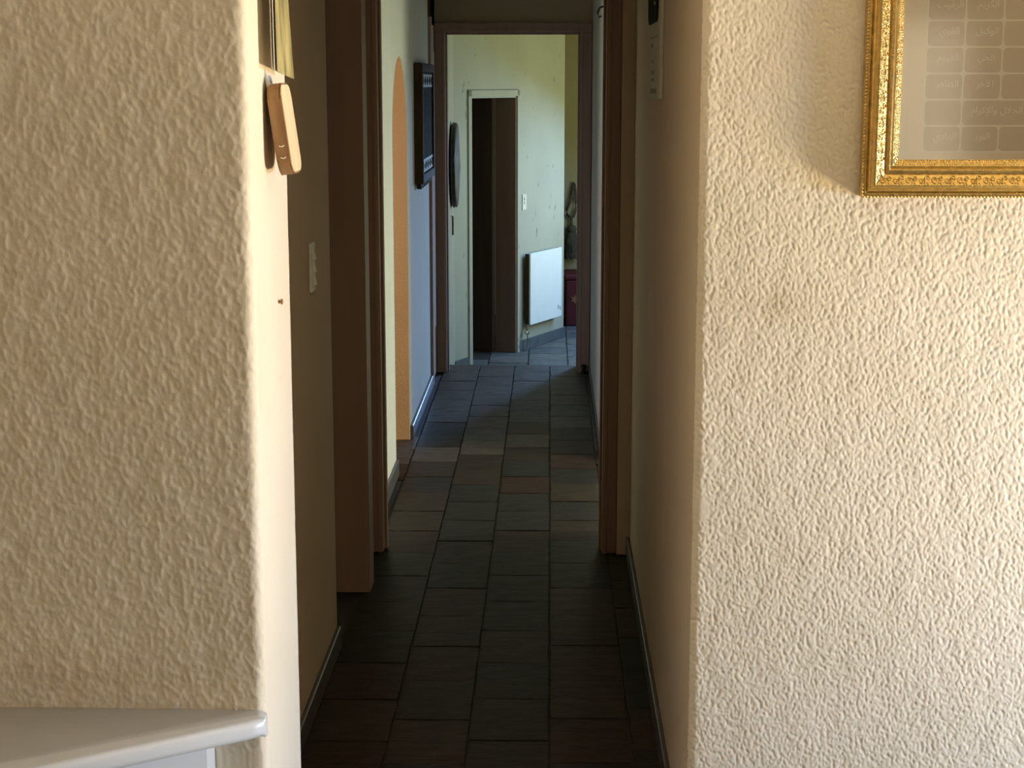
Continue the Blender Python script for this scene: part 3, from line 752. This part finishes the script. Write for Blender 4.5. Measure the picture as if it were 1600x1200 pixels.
for r in range(11):
    c = 0
    while c < 9:
        sp = 2 if (c == 1 and r == 1) else 1
        o, (cx_, cz_) = cell(c, r, sp)
        tx = names.get((c, r))
        if tx:
            cu = bpy.data.curves.new('lettering', 'FONT'); cu.body = shape(tx); cu.size = 0.0185; cu.align_x = 'CENTER'; cu.align_y = 'CENTER'; cu.resolution_u = 3
            cu.extrude = 0.0002
            fo = bpy.data.objects.new('lettering_source', cu); C.objects.link(fo)
            bpy.context.view_layer.update()
            me = bpy.data.meshes.new_from_object(fo.evaluated_get(bpy.context.evaluated_depsgraph_get()))
            bpy.data.objects.remove(fo, do_unlink=True)
            me.materials.clear(); me.materials.append(M['print_white'])
            lo_ = bpy.data.objects.new('lettering', me); C.objects.link(lo_); lo_.parent = pr_
            lo_.rotation_euler = (R(90), 0, 0); lo_.location = (cx_ + 0.006, -0.0049, cz_ + 0.005)
        c += sp
obj('glass_pane', bbox(-FW / 2 + 0.070, FW / 2 - 0.070, -0.0072, -0.0062, 0.070, FH - 0.070), 'glass', t)

# ------------------------------------------------------------------ dark carved panel on the hall wall
t = thing('carved_panel', 'dark framed panel with pale inlaid bands on the left hall wall', 'picture', (-0.68, 8.78, 1.22))
W_, H_ = 0.84, 0.60
for (n_, y0, y1, z0, z1) in (('frame_stile', -W_ / 2, -W_ / 2 + 0.05, 0, H_), ('frame_stile', W_ / 2 - 0.05, W_ / 2, 0, H_), ('frame_rail', -W_ / 2 + 0.05, W_ / 2 - 0.05, 0, 0.045), ('frame_rail', -W_ / 2 + 0.05, W_ / 2 - 0.05, H_ - 0.045, H_)):
    obj(n_, bbox(0.0, 0.045, y0, y1, z0, z1, 0.006), 'panel_frame', t)
pn = obj('dark_panel', bbox(0.004, 0.034, -W_ / 2 + 0.05, W_ / 2 - 0.05, 0.045, H_ - 0.045), 'panel', t)
for z in (0.052, H_ - 0.120):
    bd = obj('inlay_band', bbox(0.034, 0.037, -W_ / 2 + 0.06, W_ / 2 - 0.06, z, z + 0.065), 'pewter', t)
    for k in range(5):
        y = -W_ / 2 + 0.12 + k * 0.15
        obj('inlay_motif', prism([(y - 0.045, z + 0.032), (y, z + 0.055), (y + 0.045, z + 0.032), (y, z + 0.010)], 'x', 0.037, 0.040), 'panel', bd)
for k in range(7):
    y = -0.33 + k * 0.11
    obj('bottom_finial', prism([(y - 0.045, 0.002), (y + 0.045, 0.002), (y + 0.02, -0.022), (y, -0.030), (y - 0.02, -0.022)], 'x', 0.006, 0.030), 'panel_frame', t)

# ------------------------------------------------------------------ hook and door stop
bm = bmesh.new(); tube(bm, [(0.245, 7.75, 2.065), (0.225, 7.75, 2.06), (0.213, 7.75, 2.035), (0.222, 7.75, 2.015), (0.232, 7.75, 2.022)], 0.005, 8)
tag(obj('wall_hook', bm, 'black'), 'small black hook high on the right hall wall', 'hook')
bm = bmesh.new(); lathe(bm, [(0.016, 0), (0.016, 0.012), (0.011, 0.016), (0.010, 0.038), (0.014, 0.040), (0.014, 0.052), (0.008, 0.055)], 12, (0.208, 9.84, 0.0))
tag(obj('door_stop_peg', bm, 'black', smooth=False), 'small dark doorstop at the foot of the far right jamb', 'doorstop')

# ------------------------------------------------------------------ round shield on the lobby wall
t = thing('wall_shield', 'round dark shield with a grey face, seen nearly edge-on in the lobby', 'shield', (-0.70, 11.80, 1.150))
bm = bmesh.new(); lathe(bm, [(0.27, 0.0), (0.30, 0.015), (0.302, 0.022), (0.29, 0.030), (0.02, 0.034)], 36, (0, 0, 0), 'x'); obj('backing_disc', bm, 'shield', t, smooth=False)
bm = bmesh.new(); lathe(bm, [(0.285, 0.028), (0.275, 0.045), (0.22, 0.050), (0.15, 0.056), (0.06, 0.058), (0.045, 0.064), (0.01, 0.066)], 36, (0, 0, 0), 'x'); obj('face', bm, 'shield_face', t, smooth=True)
bm = bmesh.new(); tube(bm, [(0.036, 0.288 * math.cos(a), 0.288 * math.sin(a)) for a in np.linspace(0, 2 * math.pi, 33)[:-1]], 0.010, 8, True); obj('rim', bm, 'shield', t, smooth=True)
t = thing('wall_rod', 'thin dark rod hanging on the lobby wall below the shield', 'rod', (-0.695, 11.75, 0.72))
bm = bmesh.new(); tube(bm, [(0.008, 0, -0.06), (0.008, 0, 0.07)], 0.007, 8); obj('rod_bar', bm, 'shield', t)
bm = bmesh.new(); tube(bm, [(0.008, 0, 0.07), (-0.004, 0, 0.075)], 0.004, 8); obj('rod_loop', bm, 'shield', t)

# ------------------------------------------------------------------ radiator on the slanting wall
p = wallA(0.40, 0, -0.19)
t = thing('radiator', 'flat white panel radiator on the slanting lobby wall', 'radiator', p, angA)
obj('front_panel', bbox(-0.305, 0.305, -0.072, -0.058, 0, 0.575, 0.004), 'radiator', t)
obj('rear_panel', bbox(-0.295, 0.295, -0.032, -0.022, 0.01, 0.565, 0.003), 'old_paper', t)
for x in (-0.2, 0.2): obj('bracket', bbox(x - 0.02, x + 0.02, -0.060, 0.0, 0.05, 0.52), 'old_paper', t)
obj('gap_shade', bbox(-0.303, -0.296, -0.058, -0.022, 0.005, 0.57), 'panel_frame', t)  # coloured dark to stand for the shaded gap behind the panel
obj('gap_shade', bbox(0.296, 0.303, -0.058, -0.022, 0.005, 0.57), 'panel_frame', t)
for x, z in ((0.235, 0.085), (0.272, 0.072)):
    obj('badge', bbox(x - 0.006, x + 0.006, -0.0735, -0.0715, z - 0.016, z + 0.016), 'grey_print', t)
bm = bmesh.new(); tube(bm, [(-0.29, -0.045, 0.02), (-0.305, -0.045, -0.03), (-0.305, -0.045, -0.20)], 0.008, 8); obj('pipe', bm, 'brass', t)
bm = bmesh.new(); lathe(bm, [(0.012, -0.075), (0.018, -0.07), (0.018, -0.045), (0.012, -0.04), (0.012, -0.02)], 12, (-0.305, -0.045, 0)); obj('valve', bm, 'brass', t)
bm = bmesh.new(); tube(bm, [(-0.305, -0.045, -0.058), (-0.34, -0.045, -0.058)], [0.010, 0.013], 10); obj('valve_knob', bm, 'white_plastic', t)

# ------------------------------------------------------------------ tassel tieback and red box on the rear wall
t = thing('tassel_tieback', 'dark rope tieback with a tassel hanging on the rear lobby wall', 'tassel', (0.215, 15.09, 0.50))
bm = bmesh.new(); tube(bm, [(0, 0.010, 0.33), (0, -0.03, 0.335), (0, -0.03, 0.345)], 0.006, 8); obj('peg', bm, 'black', t)
bm = bmesh.new()
tube(bm, [(0.005, -0.025, 0.33), (-0.015, -0.025, 0.24), (-0.035, -0.025, 0.15), (-0.062, -0.025, 0.09), (-0.060, -0.025, 0.05), (-0.025, -0.025, 0.02), (0.0, -0.025, 0.03), (0.018, -0.025, 0.09), (0.020, -0.025, 0.17), (0.015, -0.025, 0.26), (0.005, -0.025, 0.33)], 0.011, 8)
obj('rope_loop', bm, 'rope', t, smooth=True)
bm = bmesh.new(); tube(bm, [(-0.02, -0.03, 0.03), (-0.018, -0.03, -0.05)], 0.012, 8); obj('rope_neck', bm, 'rope', t)
bm = bmesh.new(); lathe(bm, [(0.012, -0.045), (0.036, -0.055), (0.044, -0.08), (0.036, -0.105), (0.028, -0.112)], 16, (-0.015, -0.035, 0)); obj('tassel_head', bm, 'rope', t, smooth=True)
bm = bmesh.new()
for k in range(26):
    a = 2 * math.pi * k / 26; r0, r1 = 0.030, 0.055
    tube(bm, [(-0.015 + r0 * math.cos(a), -0.058 + 0.9 * r0 * math.sin(a), -0.108), (-0.015 + r1 * math.cos(a), -0.058 + 0.8 * r1 * math.sin(a), -0.20), (-0.015 + r1 * math.cos(a), -0.058 + 0.8 * r1 * math.sin(a), -0.33 - 0.01 * (k % 3))], 0.0085, 5)
o = obj('tassel_fringe', bm, 'rope', t); o['kind'] = 'stuff'
t = thing('red_box', 'dark red fabric box with a gold emblem below the tassel', 'box', (0.44, 14.78, -0.4))
obj('box_body', bbox(-0.30, 0.30, -0.22, 0.22, 0.0, 0.41, 0.015), 'red', t)
obj('box_lid', bbox(-0.31, 0.31, -0.23, 0.23, 0.41, 0.46, 0.012), 'red', t)
ex, ez = -0.215, 0.24
em = obj('emblem', prism([(ex + 0.045 * math.cos(R(a)) * (1 if i % 2 else 0.45), ez + 0.045 * math.sin(R(a)) * (1 if i % 2 else 0.45)) for i, a in enumerate(range(0, 360, 30))], 'y', -0.226, -0.219), 'emblem', t)

print('built', len(bpy.data.objects))
